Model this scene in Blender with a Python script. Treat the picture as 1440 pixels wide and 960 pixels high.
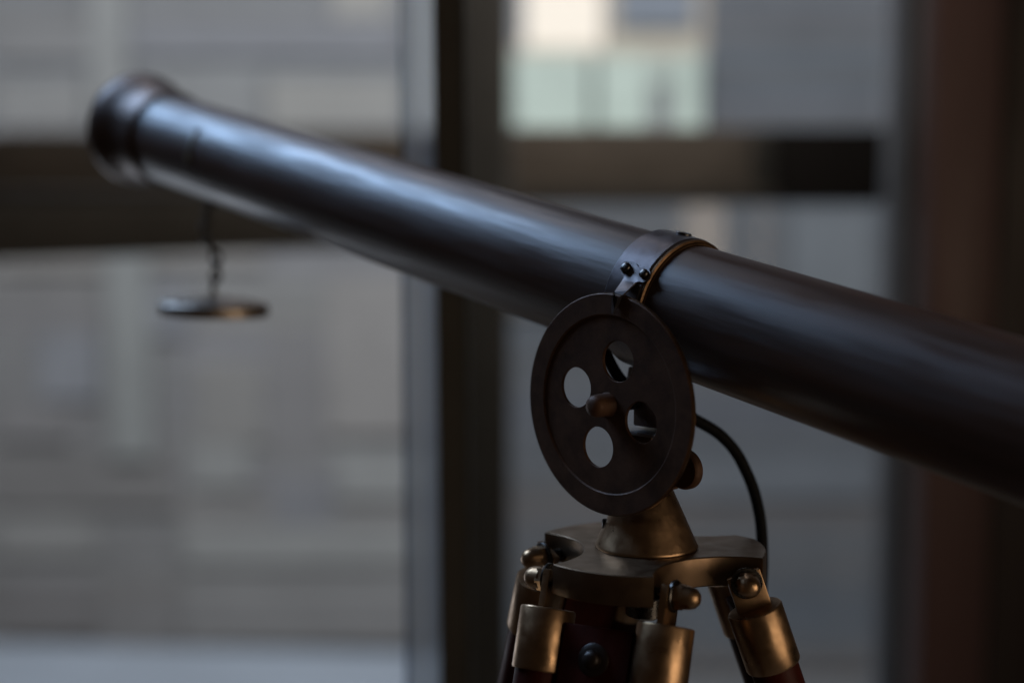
import bpy, bmesh, math, random
from mathutils import Vector, Matrix
random.seed(7)
for o in list(bpy.data.objects): bpy.data.objects.remove(o)
SC = bpy.context.scene
COL = SC.collection
# ------------------------------------------------------------------ camera
EYE = Vector((0, 0, 1.3)); FPX = 2027.0; PITCH = math.radians(5.51)
cam = bpy.data.cameras.new('camera'); camo = bpy.data.objects.new('camera', cam); COL.objects.link(camo)
camo.location = EYE; camo.rotation_euler = (math.radians(90) - PITCH, 0, 0)
cam.sensor_width = 36; cam.lens = 36 * FPX / 1440; cam.clip_start = .02; cam.clip_end = 200
cam.dof.use_dof = True; cam.dof.focus_distance = .694; cam.dof.aperture_fstop = 2.6; cam.dof.aperture_blades = 0
SC.camera = camo
# ------------------------------------------------------------------ world, lamps, exposure
w = bpy.data.worlds.new('World'); SC.world = w; w.use_nodes = True
bg = w.node_tree.nodes['Background']; bg.inputs[0].default_value = (1, .74, .58, 1); bg.inputs[1].default_value = .019
SC.view_settings.view_transform = 'Standard'; SC.view_settings.look = 'None'
SC.view_settings.exposure = 0; SC.view_settings.gamma = 1
SC.cycles.use_denoising = True; SC.cycles.max_bounces = 8; SC.cycles.transparent_max_bounces = 12
SC.cycles.caustics_reflective = False; SC.cycles.caustics_refractive = False

def lamp(name, loc, target, sx, sy, power, col, spread=180):
    l = bpy.data.lights.new(name, 'AREA'); l.shape = 'RECTANGLE'; l.size = sx; l.size_y = sy
    l.energy = power; l.color = col; l.spread = math.radians(spread)
    o = bpy.data.objects.new(name, l); COL.objects.link(o); o.location = loc
    o.rotation_euler = (Vector(target) - Vector(loc)).to_track_quat('-Z', 'Y').to_euler()
    return o
# daylight of the side window (out of frame, left), high part and low part
lamp('side_window_daylight', (-1.20, 1.62, 2.52), (-.20, 1.0, 1.36), .80, 1.0, 2.7, (.43, .65, 1.0), 48)
lamp('upper_window_daylight', (-.62, 1.95, 2.75), (-.05, .85, 1.3), 1.1, .6, 1.9, (.86, .88, 1.0), 120)
lamp('low_window_daylight', (-1.34, 2.45, .62), (-.1, .85, 1.3), .6, .7, 2.2, (.80, .88, 1.0))
# warm room lamp, right behind the camera
lamp('warm_room_lamp', (1.18, -.2, 1.2), (.08, .68, 1.15), .95, .9, 6.2, (1.0, .78, .56))
# added, unseen fill light between telescope and window, brightening the window frame
lamp('frame_fill_light', (.2, 1.9, 2.9), (.1, 3.4, 1.2), .5, .3, 6.0, (1.0, .88, .76), 100)
# open sky over the street
lamp('street_sky_light', (0, 5.0, 9.5), (0, 14, -1.5), 16, 5, 980, (.95, .98, 1.0), 122)

# ------------------------------------------------------------------ helpers
F = Vector((0, math.cos(PITCH), -math.sin(PITCH))); RT = Vector((1, 0, 0)); UPV = RT.cross(F)
UP = Vector((0, 0, 1))
def ray(px, py): return RT * ((px - 720) / FPX) - UPV * ((py - 480) / FPX) + F
def at(px, py, Y):
    v = ray(px, py); return EYE + v * (Y / v.y)
def on_plane(px, py, P0, n):
    v = ray(px, py); return EYE + v * ((P0 - EYE).dot(n) / v.dot(n))
def on_cyl(px, py, A, d, r):
    v = ray(px, py).normalized(); m = EYE - A
    vp = v - d * v.dot(d); mp = m - d * m.dot(d)
    a = vp.dot(vp); b = 2 * vp.dot(mp); c = mp.dot(mp) - r * r
    D = b * b - 4 * a * c
    t = (-b - math.sqrt(D)) / (2 * a) if D > 0 else -b / (2 * a)
    return EYE + v * t

PHI = math.radians(47.08); ELV = math.radians(11.265)
WN = Vector((-math.sin(PHI), -math.cos(PHI), 0))               # wheel normal, towards the viewer
HD = Vector((math.cos(PHI), -math.sin(PHI), 0))                # heading of the tube
TD = Vector((math.cos(PHI) * math.cos(ELV), -math.sin(PHI) * math.cos(ELV), -math.sin(ELV)))
WC = Vector((.0454, .6869, 1.3 - .0968))                       # wheel centre
TP = Vector((.0851, .7117, 1.3 - .0525))                       # point on the tube axis
TR = .0325

def fin(name, me, mat, parent=None, smooth=True, ang=35):
    if smooth:
        for p in me.polygons: p.use_smooth = True
        me.set_sharp_from_angle(angle=math.radians(ang))
    if mat and not me.materials: me.materials.append(mat)
    o = bpy.data.objects.new(name, me); COL.objects.link(o)
    if parent: 
        o.parent = parent
        o.matrix_parent_inverse = parent_world(parent).inverted()
    return o
def parent_world(o):
    m = o.matrix_basis.copy()
    if o.parent: m = parent_world(o.parent) @ o.matrix_parent_inverse @ m
    return m
def from_bm(name, bm, mat, parent=None, smooth=True, ang=35):
    bmesh.ops.recalc_face_normals(bm, faces=bm.faces[:])
    me = bpy.data.meshes.new(name); bm.to_mesh(me); bm.free()
    return fin(name, me, mat, parent, smooth, ang)
def thing(name, loc, label, cat, group=None):
    o = bpy.data.objects.new(name, None); COL.objects.link(o); o.location = loc
    o.empty_display_size = .05
    return tag(o, label, cat, group)
def tag(o, label, cat, group=None):
    o['label'] = label; o['category'] = cat
    if group: o['group'] = group
    return o
def structure(o): o['kind'] = 'structure'; return o

def frame(axis):
    a = axis.normalized(); t = UP if abs(a.z) < .9 else Vector((1, 0, 0))
    u = t.cross(a).normalized(); return u, a.cross(u).normalized(), a
def lathe_bm(bm, prof, org, axis, seg=64, closed=False, a0=0, a1=2 * math.pi):
    u, v, a = frame(axis); full = abs(a1 - a0 - 2 * math.pi) < 1e-6
    n = seg if full else seg + 1
    rings = []
    for r, h in prof:
        if r < 1e-7: rings.append([bm.verts.new(org + a * h)]); continue
        rings.append([bm.verts.new(org + a * h + (u * math.cos(t) + v * math.sin(t)) * r)
                      for t in [a0 + (a1 - a0) * k / seg for k in range(n)]])
    pairs = list(zip(rings, rings[1:]))
    if closed: pairs.append((rings[-1], rings[0]))
    m = n if full else n - 1
    for A, B in pairs:
        for k in range(m):
            k2 = (k + 1) % n
            if len(A) == 1 and len(B) == 1: continue
            if len(A) == 1: bm.faces.new((A[0], B[k], B[k2]))
            elif len(B) == 1: bm.faces.new((A[k], A[k2], B[0]))
            else: bm.faces.new((A[k], A[k2], B[k2], B[k]))
    if not full and closed:
        bm.faces.new([R[0] for R in rings]); bm.faces.new([R[-1] for R in rings])
def lathe(name, prof, org, axis, mat, parent=None, seg=64, closed=False, ang=35, **k):
    bm = bmesh.new(); lathe_bm(bm, prof, Vector(org), axis, seg, closed, **k)
    return from_bm(name, bm, mat, parent, ang=ang)
def box_bm(bm, c, ax, ay, az, sx, sy, sz, bev=0):
    vs = [bm.verts.new(c + ax * (i * sx / 2) + ay * (j * sy / 2) + az * (k * sz / 2))
          for i in (-1, 1) for j in (-1, 1) for k in (-1, 1)]
    fs = [(0, 1, 3, 2), (4, 6, 7, 5), (0, 4, 5, 1), (2, 3, 7, 6), (0, 2, 6, 4), (1, 5, 7, 3)]
    new = [bm.faces.new([vs[i] for i in f]) for f in fs]
    if bev:
        es = list({e for f in new for e in f.edges})
        bmesh.ops.bevel(bm, geom=es, offset=bev, segments=2, profile=.6, affect='EDGES')
X, Y, Z = Vector((1, 0, 0)), Vector((0, 1, 0)), Vector((0, 0, 1))
def box(name, c, size, mat, parent=None, axes=(X, Y, Z), bev=0):
    bm = bmesh.new(); box_bm(bm, Vector(c), *axes, *size, bev)
    return from_bm(name, bm, mat, parent, smooth=bool(bev))
def curve_mesh(name, splines, extrude, bevel, org, ax, ay, az, mat, parent, res=2):
    """flat outline with holes, given thickness and softened edges; local xy -> ax, ay"""
    cu = bpy.data.curves.new('outline', 'CURVE'); cu.dimensions = '2D'; cu.fill_mode = 'BOTH'
    cu.extrude = extrude - bevel; cu.bevel_depth = bevel; cu.bevel_resolution = res; cu.offset = -bevel
    for pts in splines:
        sp = cu.splines.new('POLY'); sp.points.add(len(pts) - 1); sp.use_cyclic_u = True
        for p, (x, y) in zip(sp.points, pts): p.co = (x, y, 0, 1)
    t = bpy.data.objects.new('outline', cu); COL.objects.link(t)
    dg = bpy.context.evaluated_depsgraph_get(); dg.update()
    me = bpy.data.meshes.new_from_object(t.evaluated_get(dg)); me.name = name
    bpy.data.objects.remove(t); bpy.data.curves.remove(cu)
    M = Matrix((ax, ay, az)).transposed().to_4x4(); M.translation = org
    me.transform(M); me.materials.clear()
    return fin(name, me, mat, parent, ang=30)
def tube_along(name, pts, r, mat, parent=None):
    cu = bpy.data.curves.new('path', 'CURVE'); cu.dimensions = '3D'; cu.bevel_depth = r; cu.bevel_resolution = 5
    cu.use_fill_caps = True
    sp = cu.splines.new('BEZIER'); sp.bezier_points.add(len(pts) - 1); sp.resolution_u = 10
    for b, p in zip(sp.bezier_points, pts): b.co = p; b.handle_left_type = b.handle_right_type = 'AUTO'
    t = bpy.data.objects.new('path', cu); COL.objects.link(t)
    dg = bpy.context.evaluated_depsgraph_get(); dg.update()
    me = bpy.data.meshes.new_from_object(t.evaluated_get(dg)); me.name = name
    bpy.data.objects.remove(t); bpy.data.curves.remove(cu); me.materials.clear()
    return fin(name, me, mat, parent, ang=60)

# ------------------------------------------------------------------ materials
def lin(r, g, b):
    f = lambda c: (c / 255 / 12.92) if c <= 10 else ((c / 255 + .055) / 1.055) ** 2.4
    return (f(r), f(g), f(b))
def mat(name, col, metal=0, rough=.5, var=.25, scale=60, rvar=.15, bump=0, bscale=400, coat=0, col2=None,
        stretch=(1, 1, 1), spec=.5, axis=None):
    m = bpy.data.materials.new(name); m.use_nodes = True; nt = m.node_tree; N = nt.nodes; L = nt.links
    b = N['Principled BSDF']; b.inputs['Metallic'].default_value = metal
    b.inputs['Coat Weight'].default_value = coat; b.inputs['Coat Roughness'].default_value = .12
    b.inputs['Specular IOR Level'].default_value = spec
    tc = N.new('ShaderNodeTexCoord'); mp = N.new('ShaderNodeMapping'); mp.inputs['Scale'].default_value = stretch
    if axis:                                                    # grain running along an axis
        fu, fv, fa = frame(axis); cx = N.new('ShaderNodeCombineXYZ')
        for i, q in enumerate((fu, fv, fa)):
            dt = N.new('ShaderNodeVectorMath'); dt.operation = 'DOT_PRODUCT'; dt.inputs[1].default_value = q
            L.new(tc.outputs['Object'], dt.inputs[0]); L.new(dt.outputs['Value'], cx.inputs[i])
        L.new(cx.outputs[0], mp.inputs[0])
    else: L.new(tc.outputs['Object'], mp.inputs[0])
    n1 = N.new('ShaderNodeTexNoise'); n1.inputs['Scale'].default_value = scale; n1.inputs['Detail'].default_value = 7
    n1.inputs['Roughness'].default_value = .65; L.new(mp.outputs[0], n1.inputs[0])
    rp = N.new('ShaderNodeValToRGB'); rp.color_ramp.elements[0].position = .3; rp.color_ramp.elements[1].position = .7
    c2 = col2 or tuple(c * (1 + var) for c in col); c1 = tuple(c * (1 - var) for c in col) if not col2 else col
    rp.color_ramp.elements[0].color = (*c1, 1); rp.color_ramp.elements[1].color = (*c2, 1)
    L.new(n1.outputs[0], rp.inputs[0]); L.new(rp.outputs[0], b.inputs['Base Color'])
    n2 = N.new('ShaderNodeTexNoise'); n2.inputs['Scale'].default_value = scale * 2.7; n2.inputs['Detail'].default_value = 5
    L.new(mp.outputs[0], n2.inputs[0])
    mr = N.new('ShaderNodeMapRange'); mr.inputs[1].default_value = .3; mr.inputs[2].default_value = .7
    mr.inputs[3].default_value = max(.03, rough - rvar); mr.inputs[4].default_value = min(1, rough + rvar)
    L.new(n2.outputs[0], mr.inputs[0]); L.new(mr.outputs[0], b.inputs['Roughness'])
    if bump:
        n3 = N.new('ShaderNodeTexNoise'); n3.inputs['Scale'].default_value = bscale; n3.inputs['Detail'].default_value = 4
        L.new(mp.outputs[0], n3.inputs[0]); bp = N.new('ShaderNodeBump'); bp.inputs['Strength'].default_value = bump
        bp.inputs['Distance'].default_value = .0004; L.new(n3.outputs[0], bp.inputs['Height']); L.new(bp.outputs[0], b.inputs['Normal'])
    return m
M_tube = mat('dark_lacquer', (.052, .023, .013), 0, .42, .4, 70, .10, .30, 420, stretch=(1, 1, .10), axis=TD)
M_tube.node_tree.nodes['Principled BSDF'].inputs['IOR'].default_value = 1.62
M_bronze = mat('aged_bronze', (.095, .048, .028), .15, .55, .4, 70, .08, .25, 900, spec=.22)
M_brassedge = mat('worn_brass_edge', (.15, .090, .050), 1, .45, .35, 160, .12, .2, 900)
M_brass = mat('aged_brass', (.38, .245, .14), 1, .35, .20, 55, .09, .10, 500)
M_clamp = mat('dark_clamp_metal', (.135, .12, .125), .85, .38, .2, 70, .1, .12, 700)
M_plate = mat('brass_plate', (.20, .135, .085), 1, .42, .10, 40, .08, .10, 500)
M_wood = mat('red_stained_wood', (.040, .006, .003), 0, .5, .4, 60, .1, .2, 300, spec=.12, stretch=(1, 1, .12))
M_steel = mat('dull_steel', (.38, .37, .38), 1, .42, .15, 90, .1, .15, 700)
M_ptr = mat('pointer_steel', (.18, .165, .17), .9, .45, .15, 90, .1)
M_dark = mat('dark_iron', (.022, .014, .010), .4, .42, .2, 200, .08)
M_screw = mat('blackened_steel', (.10, .095, .09), 1, .30, .3, 300, .1)
M_rubber = mat('black_rubber', (.005, .005, .006), 0, .75, .2, 100, .1, .2, 500, spec=.12)
M_capmat = mat('cap_brass', (.40, .34, .29), 1, .46, .3, 90, .12)
M_frame = mat('brown_painted_frame', (.098, .086, .075), 0, .55, .2, 9, .1, .2, 90)
M_frame_dark = mat('dark_painted_frame', (.043, .040, .035), 0, .6, .2, 9, .1)
M_black = mat('black_plastic', (.014, .013, .013), 0, .7, .2, 20, .1, spec=.1)
M_jamb = mat('pale_blue_jamb', (.20, .225, .28), 0, .5, .15, 6, .1)
M_redwood = mat('reddish_brown_wood', (.082, .042, .038), 0, .5, .25, 12, .1, .2, 60, stretch=(1, 1, .1))
M_darkwood = mat('dark_brown_wood', (.028, .017, .014), 0, .55, .25, 12, .1, stretch=(1, 1, .1))
M_floor = mat('pale_floorboards', (.22, .19, .16), 0, .5, .25, 8, .1, stretch=(1, .1, 1))

def glassy(name, tint, mixw, rough=.05):
    m = bpy.data.materials.new(name); m.use_nodes = True; nt = m.node_tree; N = nt.nodes; L = nt.links
    out = N['Material Output']; N.remove(N['Principled BSDF'])
    tr = N.new('ShaderNodeBsdfTransparent'); tr.inputs[0].default_value = (*tint, 1)
    gl = N.new('ShaderNodeBsdfGlossy'); gl.inputs['Roughness'].default_value = rough
    fr = N.new('ShaderNodeFresnel'); mx = N.new('ShaderNodeMixShader')
    L.new(fr.outputs[0], mx.inputs[0]); L.new(tr.outputs[0], mx.inputs[1]); L.new(gl.outputs[0], mx.inputs[2])
    if mixw:
        df = N.new('ShaderNodeBsdfTranslucent'); df.inputs[0].default_value = (.75, .85, .95, 1)
        d2 = N.new('ShaderNodeBsdfDiffuse'); d2.inputs[0].default_value = (.75, .85, .95, 1)
        m2 = N.new('ShaderNodeMixShader'); m2.inputs[0].default_value = .5
        L.new(df.outputs[0], m2.inputs[1]); L.new(d2.outputs[0], m2.inputs[2])
        m3 = N.new('ShaderNodeMixShader'); m3.inputs[0].default_value = mixw
        L.new(mx.outputs[0], m3.inputs[1]); L.new(m2.outputs[0], m3.inputs[2]); L.new(m3.outputs[0], out.inputs[0])
    else: L.new(mx.outputs[0], out.inputs[0])
    return m
M_pane = glassy('window_glass', (.98, .985, .985), 0)
M_strip = glassy('thick_glass_edge', (.80, .81, .82), .30)
def emis(name, col, s):
    m = bpy.data.materials.new(name); m.use_nodes = True; b = m.node_tree.nodes['Principled BSDF']
    b.inputs['Base Color'].default_value = (.1, .1, .1, 1); b.inputs['Emission Color'].default_value = (*col, 1)
    b.inputs['Emission Strength'].default_value = s
    return m

# ------------------------------------------------------------------ setting: floor, ground, buildings opposite
def slab(name, x0, x1, y0, y1, z0, z1, m, parent=None):
    return box(name, ((x0 + x1) / 2, (y0 + y1) / 2, (z0 + z1) / 2), (x1 - x0, y1 - y0, z1 - z0), m, parent)
structure(slab('floor', -3, 3, -2, 3.30, -.1, 0, M_floor))
M_street = mat('street', (.10, .10, .11), 0, .8, .2, .6, .1)
structure(slab('street', -40, 40, 3.6, 60, -6.2, -6, M_street))
M_pave = mat('pale_paving', (.27, .31, .375), 0, .7, .12, .8, .1)
YF = 14.0
ill = .50                                                      # what the sky gives this wall; only used to choose real albedos
pal = {}
def paint(r, g, b):
    k = (r // 4, g // 4, b // 4)
    if k not in pal:
        c = lin(r, g, b)
        pal[k] = mat('facade_paint', tuple(min(.85, x / ill) for x in c), 0, .75, .10, 2.2, .1, .2, 6)
    return pal[k]
bld = thing('apartment_building', (0, YF, -6), 'blurred grey clad building standing outside beyond the window panes', 'building')
slab('wall', -9, 9, YF + .02, YF + 6, -6, 8, paint(98, 100, 104), bld)
random.seed(3)
PXM = YF / FPX
def panel(name, x0, y0, x1, y1, col, depth=.06, dist=YF, m=None):
    if col and x1 < 610: col = tuple(int(c * .42 + g * .58) for c, g in zip(col, (106, 106, 108)))
    A = at(x0, y1, dist); B = at(x1, y0, dist)
    return slab(name, A.x, B.x, dist - depth, dist + .018, A.z, B.z, m or paint(*col), bld)
# cladding boards of the left half and of the right half
def boards(x0, x1, ys, base, spread, warm=0):
    for k, (a, b) in enumerate(zip(ys, ys[1:])):
        v = random.uniform(-spread, spread); t = random.uniform(-3, 3)
        panel('cladding_board', x0, a + .8, x1, b - .8, (int(base[0] + v + t), int(base[1] + v), int(base[2] + v - t)), .03 + .012 * (k % 2))
boards(-260, 600, [-60 + 21 * k for k in range(13)], (102, 103, 107), 6)
boards(-260, 250, [330 + 23 * k for k in range(26)], (98, 98, 101), 5)
boards(252, 600, [330 + 27 * k for k in range(22)], (110, 109, 109), 5)
boards(990, 1500, [-60 + 16 * k for k in range(17)], (80, 82, 87), 4)
boards(700, 1500, [280 + 22 * k for k in range(31)], (76, 78, 83), 3)
def P(*a, **k): return panel('panel', *a, depth=k.pop('depth', .09), **k)
panel('pilaster_or_sheen_panel', 135, -80, 182, 186, (124, 127, 126), .16)
P(0, 36, 133, 88, (94, 97, 106)); P(184, 30, 560, 82, (98, 101, 108)); P(380, 112, 566, 184, (140, 138, 134))
P(470, -40, 548, 28, (150, 145, 138)); P(0, 118, 120, 184, (118, 118, 119)); P(200, 96, 370, 180, (110, 111, 116))
panel('pilaster_or_sheen_panel', 160, 330, 214, 640, (116, 121, 120), .16)
P(0, 335, 150, 380, (130, 127, 120)); P(216, 340, 372, 372, (132, 128, 118)); P(60, 470, 140, 560, (104, 109, 120))
P(0, 630, 250, 712, (86, 84, 83)); P(0, 566, 100, 616, (92, 92, 97)); P(0, 720, 140, 780, (112, 115, 118)); P(0, 810, 138, 890, (84, 80, 84))
P(280, 505, 372, 620, (116, 110, 106)); panel('window', 380, 470, 458, 640, (92, 92, 96), .05)
P(462, 390, 600, 610, (124, 118, 116)); P(272, 622, 352, 684, (132, 133, 132)); panel('window', 385, 682, 470, 735, (92, 99, 112), .05)
P(262, 745, 600, 792, (130, 132, 129)); P(474, 632, 600, 700, (134, 134, 132)); P(262, 830, 600, 900, (102, 102, 105)); P(216, 400, 270, 470, (108, 110, 118))
panel('pilaster_or_sheen_panel', 578, -80, 618, 184, (205, 214, 218), .12)  # added bright panel, its colour stands in for sky reflected in the glass strip
# right: lit room, blue window, mint balcony screens
M_lit = emis('lit_room', (1.0, .90, .78), .98)
fr = panel('lit_window', 738, -60, 848, 66, None, .07, m=M_lit)
panel('wall_panel', 720, 67, 852, 79, (150, 142, 132), .05)
panel('wall_panel', 853, -60, 992, 78, (140, 132, 122), .05)
panel('window', 868, -60, 976, 40, (98, 103, 112), .12)
for (a, b) in ((722, 828), (838, 908), (942, 982)):
    panel('balcony_screen', a, 82, b, 186, (150, 160, 153), .30)
panel('balcony_screen', 909, 82, 941, 122, (140, 147, 142), .22)
panel('balcony_post', 910, 123, 941, 186, (108, 112, 114), .20)
panel('balcony_slab', 715, 187, 1000, 200, (120, 120, 118), .40)
P(722, 300, 800, 440, (84, 81, 79)); P(802, 300, 1100, 400, (77, 77, 80)); P(1106, 296, 1226, 430, (86, 90, 95)); P(900, 640, 1226, 700, (82, 84, 90))
pv = slab('terrace', -9, -.88, 6.2, 9.35, -2.1, -1.62, M_pave); structure(pv)
pv.rotation_euler.z = math.radians(-4); pv.location = (0, -.25, 0)

# ------------------------------------------------------------------ window with rails, jamb and panes
YW = 3.40
wf = thing('window_frame', (0, YW, .1), 'dark brown framed window with wide middle rail, out of focus behind telescope', 'window')
def bar(name, x0, y0, x1, y1, m, Yd=YW, dep=.07, bev=.004):
    A = at(x0, y1, Yd); B = at(x1, y0, Yd)
    return box(name, ((A.x + B.x) / 2, Yd + dep / 2, (A.z + B.z) / 2), (B.x - A.x, dep, B.z - A.z), m, wf, bev=bev)
M_mull = mat('mullion_dark_grey', (.022, .023, .022), 0, .6, .2, 9, .1)
bar('mullion', 634, -260, 718, 1030, M_mull, YW - .03, .10)
bar('mullion_trim', 676, -259, 712, 1029, M_mull, YW - .05, .018)
bar('rail', -300, 191, 633, 268, M_frame, YW, .07)
bar('rail', -300, 269, 633, 300, M_frame_dark, YW + .01, .05)
bar('rail', 719, 180, 1245, 288, M_frame, YW, .07)
bar('rail_trim', 719, 262, 1092, 284, M_frame_dark, YW - .03, .028)
bar('bar_fade_strip', 1056, 184, 1095, 285, M_mull, YW - .012, .0115)  # added mid-dark strip, its tone stands in for the bar's fade to black
bar('latch_box', 1096, 181, 1244, 287, M_black, YW - .09, .088)
bar('jamb', 1246, -260, 1274, 1030, M_jamb, YW - .02, .12)
bar('jamb_edge', 1275, -259, 1296, 1029, M_frame_dark, YW - .03, .13)
bar('sill', -300, 1034, 1300, 1075, M_frame, YW - .05, .16)
for (a, b, c, dd) in ((-300, -255, 633, 190), (-300, 301, 633, 1030), (719, -255, 1245, 179), (719, 289, 1245, 1030)):
    bar('pane', a, b, c, dd, M_pane, YW + .03, .006, 0)
# lower handrail in front of the left panes, running away to the right
rl = thing('handrail', at(0, 300, 2.6), 'dark brown horizontal handrail crossing in front of the left window panes', 'handrail')
A = at(-420, 285, 2.05); B = at(640, 285, 4.15 - .85)
dr = (B - A); dr.z = 0; Lr = dr.length; dr.normalize()
zb = 1.3 - .096
box('rail', (A + B) / 2 * 1 + Vector((0, 0, zb + .045 - ((A + B) / 2).z)), (Lr, .04, .09), M_frame_dark, rl,
    axes=(dr, UP.cross(dr), UP), bev=.006)

# ------------------------------------------------------------------ nearer brown post with a strip of thick glass
YP = 1.16
M_post = mat('charcoal_post', (.050, .047, .042), 0, .6, .2, 9, .1, spec=.2)
pst = thing('window_post', at(630, 900, YP), 'slim dark brown vertical post with pale glass strip, left of the wheel', 'window post')
def slanted(name, xt0, xt1, xb0, xb1, Yd, dep, m):
    bm = bmesh.new(); vs = []
    for dy in (0, dep):
        for (x, y) in ((xt0, -120), (xt1, -120), (xb1, 1080), (xb0, 1080)):
            p = at(x, y, Yd); vs.append(bm.verts.new(p + Vector((0, dy, 0))))
    for f in ((0, 1, 2, 3), (7, 6, 5, 4), (0, 4, 5, 1), (1, 5, 6, 2), (2, 6, 7, 3), (3, 7, 4, 0)): bm.faces.new([vs[i] for i in f])
    return from_bm(name, bm, m, pst, smooth=False)
slanted('post', 608.5, 652, 622, 664, YP, .045, M_mull)
slanted('face_strip', 607.5, 644, 621, 652, YP - .004, .0035, M_post)
slanted('glass_strip', 566, 607, 577, 620.5, YP + .004, .008, M_strip)
slanted('glass_edge', 560, 565.5, 571, 576.5, YP + .006, .006, glassy('blue_glass_edge', (.35, .42, .52), .02))

# ------------------------------------------------------------------ wooden post at the right
wp = thing('wooden_post', at(1350, 900, 2.3), 'dark reddish brown wooden post filling the right edge of the view', 'wooden post')
def wbar(name, x0, x1, Yd, dep, m):
    A = at(x0, 1000, Yd); B = at(x1, 1000, Yd)
    box(name, ((A.x + B.x) / 2, Yd + dep / 2, 1.3), (B.x - A.x, dep, 2.6), m, wp, bev=.004)
wbar('board', 1290, 1382, 2.30, .10, M_redwood)
wbar('board', 1384, 1470, 2.345, .05, M_darkwood)
wbar('board', 1472, 1580, 2.30, .10, M_darkwood)

# ------------------------------------------------------------------ telescope
tel = thing('telescope', TP - Vector((0, 0, TR)), 'long dark brown lacquered telescope tube pointing up to the left on its tripod', 'telescope')
lathe('tube', [(TR - .001, -0.5250), (TR, -0.5240), (TR, .30), (TR - .001, .301), (.027, .302), (.027, -0.4690), (TR - .001, -0.5250)],
      TP, TD, M_tube, tel, seg=128)
lathe('eyepiece', [(.022, .302), (.022, .36), (.026, .362), (.026, .378), (.018, .380), (.012, .374), (0, .372)], TP, TD, M_brass, tel)
M_cell = mat('brown_black_cell', (.095, .064, .052), .6, .42, .2, 60, .1, .1, 500)
cell = lathe('objective_cell', [(TR + .0003, -.5020), (.0343, -.5028), (.0352, -.5040), (.0355, -.5060), (.0356, -.5240), (.0368, -.5300),
      (.0392, -.5370), (.0415, -.5430), (.0424, -.5470), (.0424, -.5510), (.0414, -.5532), (.0400, -.5535), (.0385, -.5520), (.0380, -.539), (.030, -.535)],
      TP, TD, M_cell, tel, seg=96, ang=50)
lathe('lip', [(.0402, -.5535), (.0414, -.5533), (.0421, -.5545), (.0414, -.5558), (.0402, -.5552)], TP, TD, M_steel, cell, closed=True, seg=96)
lathe('lens', [(0, -0.5425), (.015, -0.5415), (.028, -0.5390), (.0378, -0.5360), (.0378, -0.5320), (0, -0.5320)], TP, TD, M_screw, cell)
# short raised seam on the tube wall
u_, v_, a_ = frame(TD)
Ps = on_cyl(268, 205, TP, TD, TR); ds = (Ps - TP).dot(TD); q = Ps - TP - TD * ds
th = math.atan2(q.dot(v_), q.dot(u_))
lathe('seam', [(TR - .0002, ds - .0014), (TR + .0016, ds - .0011), (TR + .0017, ds + .0005), (TR - .0002, ds + .0010)], TP, TD, mat('worn_seam', (.15, .17, .17), .7, .5), tel,
      seg=16, closed=True, a0=th - .40, a1=th + .36)
# clamp ring
CR = .0354
ring = lathe('clamp_ring', [(TR + .0004, -.0215), (CR - .0003, -.0225), (CR, -.0221), (CR, -.0016), (CR - .0004, -.0008), (CR - .0012, -.0006), (TR + .0004, -.001)],
             TP, TD, M_clamp, tel, seg=128, ang=25)
lathe('edge_band', [(TR + .0002, -.0012), (CR - .0011, -.0008), (CR - .0004, -.0002), (CR - .0005, .0008), (CR - .0016, .0013), (TR + .0012, .0012), (TR + .0009, .0020), (TR + .0002, .0020)],
      TP, TD, M_brassedge, ring, seg=128, ang=25)
def cyl_frame(px, py, r):
    Pc = on_cyl(px, py, TP, TD, r); s = (Pc - TP).dot(TD); nrm = (Pc - TP - TD * s).normalized()
    return Pc, nrm
# pointer plate: two lobes on the clamp, a tongue reaching down over the wheel
z4 = lambda x, y: (840 + x / 7.2, 320 + y / 7.2)
outline = [(262, 352), (300, 340), (350, 345), (395, 362), (415, 395), (445, 405), (490, 405), (525, 425), (540, 465), (530, 510), (500, 540),
           (455, 552), (415, 545), (395, 550), (350, 590), (300, 640), (262, 672), (232, 695), (212, 722), (196, 762),
           (172, 830), (152, 880), (143, 860), (138, 800), (140, 745), (152, 690), (172, 650), (200, 610), (240, 552),
           (266, 512), (262, 492), (240, 468), (230, 430), (235, 385)]
def ptr_pt(x, y):
    px, py = z4(x, y)
    a = on_cyl(px, py, TP, TD, CR + .0009); b = on_plane(px, py, WC + WN * .0021, WN)
    t = min(1, max(0, (y - 545) / (700 - 545))); t = t * t * (3 - 2 * t)
    return a.lerp(b, t)
bm = bmesh.new()
# grid of points inside the outline: use outline plus mid points for a smooth bend
vs = [bm.verts.new(ptr_pt(*p)) for p in outline]
mids = {}
f = bm.faces.new(vs)
bmesh.ops.triangulate(bm, faces=[f])
bmesh.ops.subdivide_edges(bm, edges=[e for e in bm.edges if e.calc_length() > .004], cuts=1)
ext = bmesh.ops.extrude_face_region(bm, geom=bm.faces[:])
bmesh.ops.translate(bm, verts=[g for g in ext['geom'] if isinstance(g, bmesh.types.BMVert)], vec=-WN * .0008 - UP * .0003)
ptr = from_bm('pointer', bm, M_ptr, ring, ang=40)
def screw_prof(r, h): return [(0, -.001), (r * .98, -.001), (r, 0), (r, h * .35), (r * .9, h * .7), (r * .6, h * .93), (r * .25, h), (0, h)]
def screw(px, py, r, h, parent, rr=CR + .0012, m=M_screw):
    Pc, nr = cyl_frame(px, py, rr)
    s = lathe('screw', screw_prof(r, h), Pc, nr, m, parent, seg=32, ang=50)
    return s
screw(880.5, 377, .0027, .0022, ring); screw(906, 385.5, .0024, .0021, ring)
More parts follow.
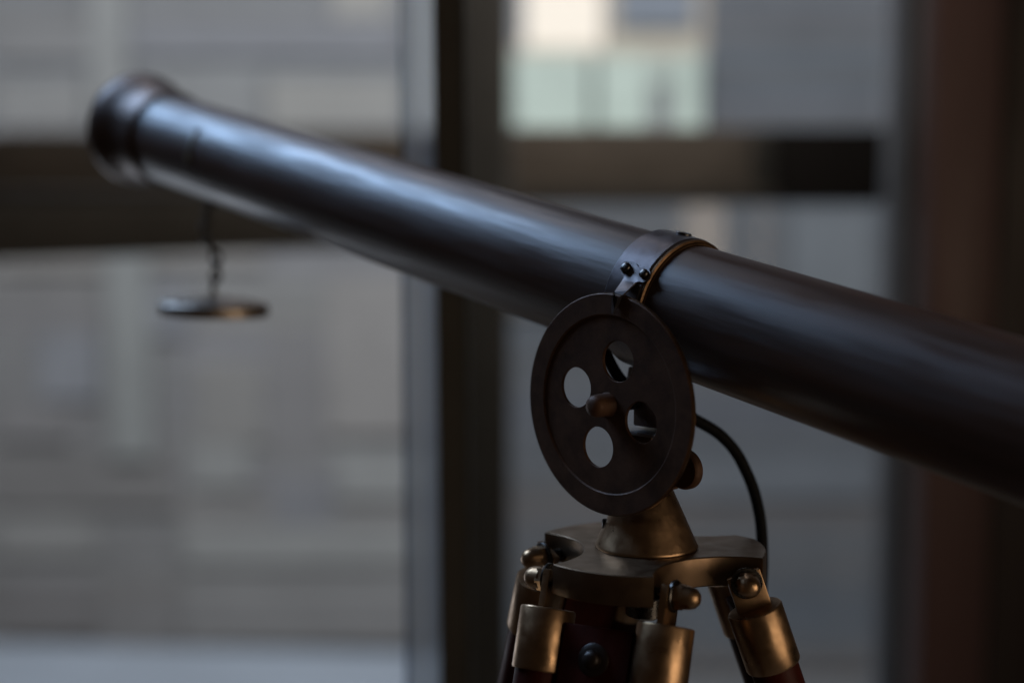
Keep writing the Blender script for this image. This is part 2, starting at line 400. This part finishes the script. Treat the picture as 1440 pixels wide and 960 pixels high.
# flat slotted screw on top of the ring
Pt = TP + TD * (-.011); ut = (UP - TD * UP.dot(TD)).normalized(); side = ut.cross(TD)
nt_ = (ut * math.cos(math.radians(6)) + side * math.sin(math.radians(6))).normalized()
if (side.dot(WN)) < 0: pass
lathe('screw', [(0, -.001), (.0040, -.001), (.0040, .0006), (.0036, .0010), (.0020, .0010), (.0018, .0004), (0, .0004)], Pt + nt_ * CR, nt_, M_screw, ring, seg=32)
# lug under the clamp with its small screw
dn = -ut
lug_c = TP + TD * (-.011) + dn * (CR + .006)
box('lug', lug_c, (.021, .020, .0130), M_steel, ring, axes=(TD, TD.cross(dn).normalized(), dn), bev=.0012)
lathe('screw', screw_prof(.0030, .0016), on_plane(880, 497, lug_c + WN * .011, WN), WN, M_screw, ring, seg=24)

# ------------------------------------------------------------------ tripod
SP = WC - WN * .024
CB = on_plane(909, 768, SP, WN); PT = CB.z                      # cone base centre on the plate top
tri = thing('tripod', (CB.x, CB.y, 0), 'brass headed tripod with red wood legs carrying the telescope and slotted wheel', 'tripod')
# spider plate: disc with three scalloped notches
LR = .0585; RC = .0704; RHO = .0394; AZ0 = math.radians(-118)
pts = []
for k in range(3):
    b = AZ0 + math.radians(120 * k)                             # lobe direction
    half = math.radians(26)
    for i in range(15):
        hp = math.radians(15) if k == 1 else half              # the right-hand arm is narrower at its rear
        t = b - half + (half + hp) * i / 14; pts.append((LR * math.cos(t), LR * math.sin(t)))
    nb = b + math.radians(60); cx, cy = RC * math.cos(nb), RC * math.sin(nb)
    a0 = math.atan2(pts[-1][1] - cy, pts[-1][0] - cx)
    e_ = (LR * math.cos(b + math.radians(120) - half), LR * math.sin(b + math.radians(120) - half))
    a1 = math.atan2(e_[1] - cy, e_[0] - cx)
    while a1 > a0: a1 -= 2 * math.pi
    for i in range(1, 24):
        t = a0 + (a1 - a0) * i / 24; pts.append((cx + RHO * math.cos(t), cy + RHO * math.sin(t)))
TH = .0145
plate = curve_mesh('head_plate', [pts], TH / 2, .0007, Vector((CB.x, CB.y, PT - TH / 2)), X, Y, Z, M_plate, tri)
lathe('boss', [(0, 0), (.017, 0), (.017, -.008), (.010, -.011), (.010, -.020), (.006, -.022), (0, -.022)], (CB.x, CB.y, PT - TH + .0005), UP, M_screw, tri)
cone = lathe('cone', [(0, .0002), (.0252, .0002), (.0254, .0010), (.0250, .0018), (.0133, .0278), (.0129, .0284), (.0129, .0290), (.0122, .0292), (0, .0292)],
             (CB.x, CB.y, PT), UP, M_brass, tri, seg=96, ang=50)
Ph = on_cyl(849, 741, CB, UP, .0205)
lathe('set_screw', [(0, .002), (.0022, .002), (.0028, .0016), (.0028, -.003), (0, -.003)], Vector((CB.x, CB.y, PT + .011)) + (Ph - CB - UP * (Ph - CB).z).normalized() * .0200,
      (Ph - CB - UP * (Ph - CB).z).normalized(), M_screw, cone, seg=24)
# bracket block above the cone and upright plate behind the wheel
zt = on_plane(905, 607, SP, WN).z; zc = PT + .0290
blk = box('bracket_block', (CB.x, CB.y, (zt + zc) / 2), (.0235, .021, zt - zc), M_bronze, tri, axes=(HD, WN, UP), bev=.0012)
box('top_edge', (CB.x, CB.y, zt + .0009), (.030, .024, .0017), M_steel, blk, axes=(HD, WN, UP), bev=.0005)
pl0 = on_plane(898, 590, SP, WN); pl1 = on_plane(946, 590, SP, WN)
wd = (pl1 - pl0).length; ztop = (TP.z - .036)
box('bracket_plate', ((pl0 + pl1) / 2 * 1) + UP * ((zt + ztop) / 2 + .001 - pl0.z), (wd, .008, ztop - zt - .002), M_bronze, blk, axes=(HD, WN, UP), bev=.001)
lug_b = lug_c + dn * .006
box('cross_plate', (lug_b + Vector((SP.x, SP.y, lug_b.z)) * 0), (.026, .030, .004), M_bronze, blk, axes=(HD, WN, UP), bev=.0008)
# wheel
def circ(cx, cy, r, n): return [(cx + r * math.cos(2 * math.pi * i / n), cy + r * math.sin(2 * math.pi * i / n)) for i in range(n)]
RW = .0536; RI = .0430
holes = [circ(.0223 * math.cos(math.radians(73.4 + 90 * k)), .0223 * math.sin(math.radians(73.4 + 90 * k)), .0099, 40)[::-1] for k in range(4)]
wheel = curve_mesh('wheel_disc', [circ(0, 0, RI + .0004, 128)] + holes, .0009, .00025, WC - WN * .0018, HD, UP, WN, M_bronze, tri)
lathe('rim', [(RI, -.0024), (RW - .0004, -.0024), (RW, -.0020), (RW, -.0004), (RW - .0005, 0), (RI + .0006, 0), (RI, -.0005)],
      WC, WN, M_bronze, wheel, seg=160, closed=True, ang=25)
lathe('edge_band', [(RW - .0002, -.0021), (RW + .00035, -.0020), (RW + .00035, -.0007), (RW - .0002, -.0006)],
      WC, WN, M_brassedge, wheel, seg=160, closed=True)
hub = lathe('hub', [(0, -.0012), (.0060, -.0012), (.0061, -.0007), (.0059, -.0002), (.0056, .0002), (.0055, .0066), (.0053, .0082), (.0046, .0096),
                    (.0034, .0105), (.0018, .0110), (0, .0111)], WC, WN, M_bronze, wheel, seg=48, ang=50)
lathe('axle', [(0, -.002), (.0042, -.002), (.0042, -.030), (0, -.030)], WC, WN, M_screw, wheel, seg=32)
# round knob behind the wheel, on a short shaft
kb = on_plane(968, 659, WC - WN * .034, WN)
knob = lathe('knob', [(0, .0052), (.0086, .0052), (.0095, .0044), (.0097, .0036), (.0097, .0006), (.0090, 0), (0, 0)], kb, WN, M_bronze, tri, seg=48)
shaft_end = Vector((CB.x, CB.y, kb.z))
dshaft = shaft_end - kb; dh = HD * dshaft.dot(HD)
tube_along('shaft', [kb + WN * .002, kb + WN * .002 + dh * .5, kb + WN * .002 + dh * .95], .0034, M_screw, knob)

# legs
TAU = math.radians(19.3)
def make_leg(az):
    a = Vector((math.cos(az), math.sin(az), 0)); t = Vector((-math.sin(az), math.cos(az), 0))
    D = (a * math.sin(TAU) - UP * math.cos(TAU)).normalized(); nrm = t.cross(D).normalized()
    if nrm.dot(a) < 0: nrm = -nrm
    H = Vector((CB.x, CB.y, PT - TH * .70)) + a * .0435
    w_ = .0300
    s0 = .0135; Lg = (H.z - .004) / math.cos(TAU)
    bm = bmesh.new(); box_bm(bm, H + D * (.017 + (Lg - .017) * .5), D, t, nrm, Lg - .021, .0350, .015, .0012)
    leg = from_bm('leg', bm, M_wood, tri)
    for sg in (-1, 1):
        o = H + t * (w_ * sg)
        sl = lathe('sleeve', [(0, s0), (.0118, s0), (.0129, s0 + .0003), (.0133, s0 + .0010), (.0133, s0 + .0285), (.0129, s0 + .0295), (.0112, s0 + .0297)], o, D, M_brass, leg, seg=64, ang=40)
        lathe('rod', [(0, s0 + .02), (.0116, s0 + .02), (.0116, Lg - .02), (.006, Lg), (0, Lg)], o, D, M_wood, leg, seg=48)
        box('lug', o + D * (s0 + .002 - .0065) , (s0 + .0130, .0036, .0165), M_brass, leg, axes=(D, t, nrm), bev=.0005)
        # nut outside, washer between
        lathe('washer', [(0, .0017), (.0074, .0017), (.0076, .0021), (.0076, .0030), (.0072, .0033), (0, .0033)], o, t * sg, M_screw, leg, seg=40)
        bm = bmesh.new()
        lathe_bm(bm, [(0, .0032), (.0062, .0032), (.0062, .0070)], o, t * sg, 6)
        lathe_bm(bm, [(.0058, .0062), (.0055, .0072), (.0053, .0100), (.0045, .0125), (.0028, .0142), (.0008, .0147), (0, .0146)], o, t * sg, 40)
        from_bm('dome_nut', bm, M_brass, leg, ang=40)
    tube_along('bolt', [H - t * (w_ + .001), H, H + t * (w_ + .001)], .0030, M_screw, leg)
    lathe('leg_screw', [(0, .0070), (.0074, .0070), (.0076, .0080), (.0070, .0085), (.0044, .0087), (.0042, .0110), (.0032, .0124), (.0014, .0130), (0, .0130)],
          H + D * .034, nrm, M_dark, leg, seg=40, ang=45)
    return leg
for k in range(3): make_leg(AZ0 + math.radians(120 * k))

# ------------------------------------------------------------------ cable
cab = [(846, 478, .735), (858, 510, .732), (880, 541, .730), (925, 566, .735), (978, 590, .745), (1020, 618, .750), (1050, 664, .755), (1067, 718, .757),
       (1072, 770, .757), (1071, 830, .757), (1068, 900, .76), (1066, 980, .76), (1064, 1100, .76)]
cable = tube_along('cable', [at(*c) for c in cab] + [Vector((at(1064, 1100, .76).x, .78, z)) for z in (.6, .3, .02)], .0031, M_rubber)
tag(cable, 'thin black cable looping out from behind the wheel and hanging down beside the legs', 'cable')

# ------------------------------------------------------------------ lens cap hanging on a chain
sc_ = -.447
An = TP + TD * sc_ + dn * (TR + .0005); An2 = TP + TD * sc_
top = Vector((An.x, An.y, An.z))
capz = at(301, 424, An.y).z
cap_o = Vector((at(301, 424, An.y).x, An.y, capz))
lc = thing('lens_cap', cap_o - UP * .010, 'round brass lens cap hanging level on a short chain under the far tube end', 'lens cap')
lathe('cap', [(0, .0042), (.012, .0036), (.024, .0020), (.033, .0002), (.0375, -.0008), (.0388, -.0018), (.0392, -.003), (.0392, -.0092), (.0385, -.0098), (.0375, -.0095), (.037, -.003), (0, -.002)], cap_o, (UP + X * .03).normalized(), M_capmat, lc, seg=96)
lathe('post', [(0, .008), (.0022, .008), (.0026, .003), (.0022, .004), (.0042, .0030), (0, .003)], cap_o, UP, M_steel, lc, seg=24)
def link(c, ax, side, L, Wd, r):
    bm = bmesh.new(); n = 20; m = 8; nn = ax.cross(side).normalized(); rows = []
    for i in range(n):
        t = 2 * math.pi * i / n
        ctr = c + ax * (math.cos(t) * L) + side * (math.sin(t) * Wd); out = (ax * math.cos(t) * Wd + side * math.sin(t) * L).normalized()
        rows.append([bm.verts.new(ctr + (out * math.cos(2 * math.pi * j / m) + nn * math.sin(2 * math.pi * j / m)) * r) for j in range(m)])
    for i in range(n):
        for j in range(m): bm.faces.new((rows[i][j], rows[(i + 1) % n][j], rows[(i + 1) % n][(j + 1) % m], rows[i][(j + 1) % m]))
    return from_bm('link', bm, M_screw, lc)
cs = cap_o + UP * .009; ce = An + UP * .0
NL = 10
for i in range(NL):
    t = (i + .5) / NL
    wob = math.sin(t * 7.0) * .0050 * math.sin(math.pi * t)
    c = cs.lerp(ce, t) + X * wob
    axd = ((ce - cs).normalized() + X * math.cos(t * 7) * .35).normalized()
    sd = (X if i % 2 else Y); sd = (sd - axd * sd.dot(axd)).normalized()
    link(c, axd, sd, (ce - cs).length / NL * .70, .0034, .0014)
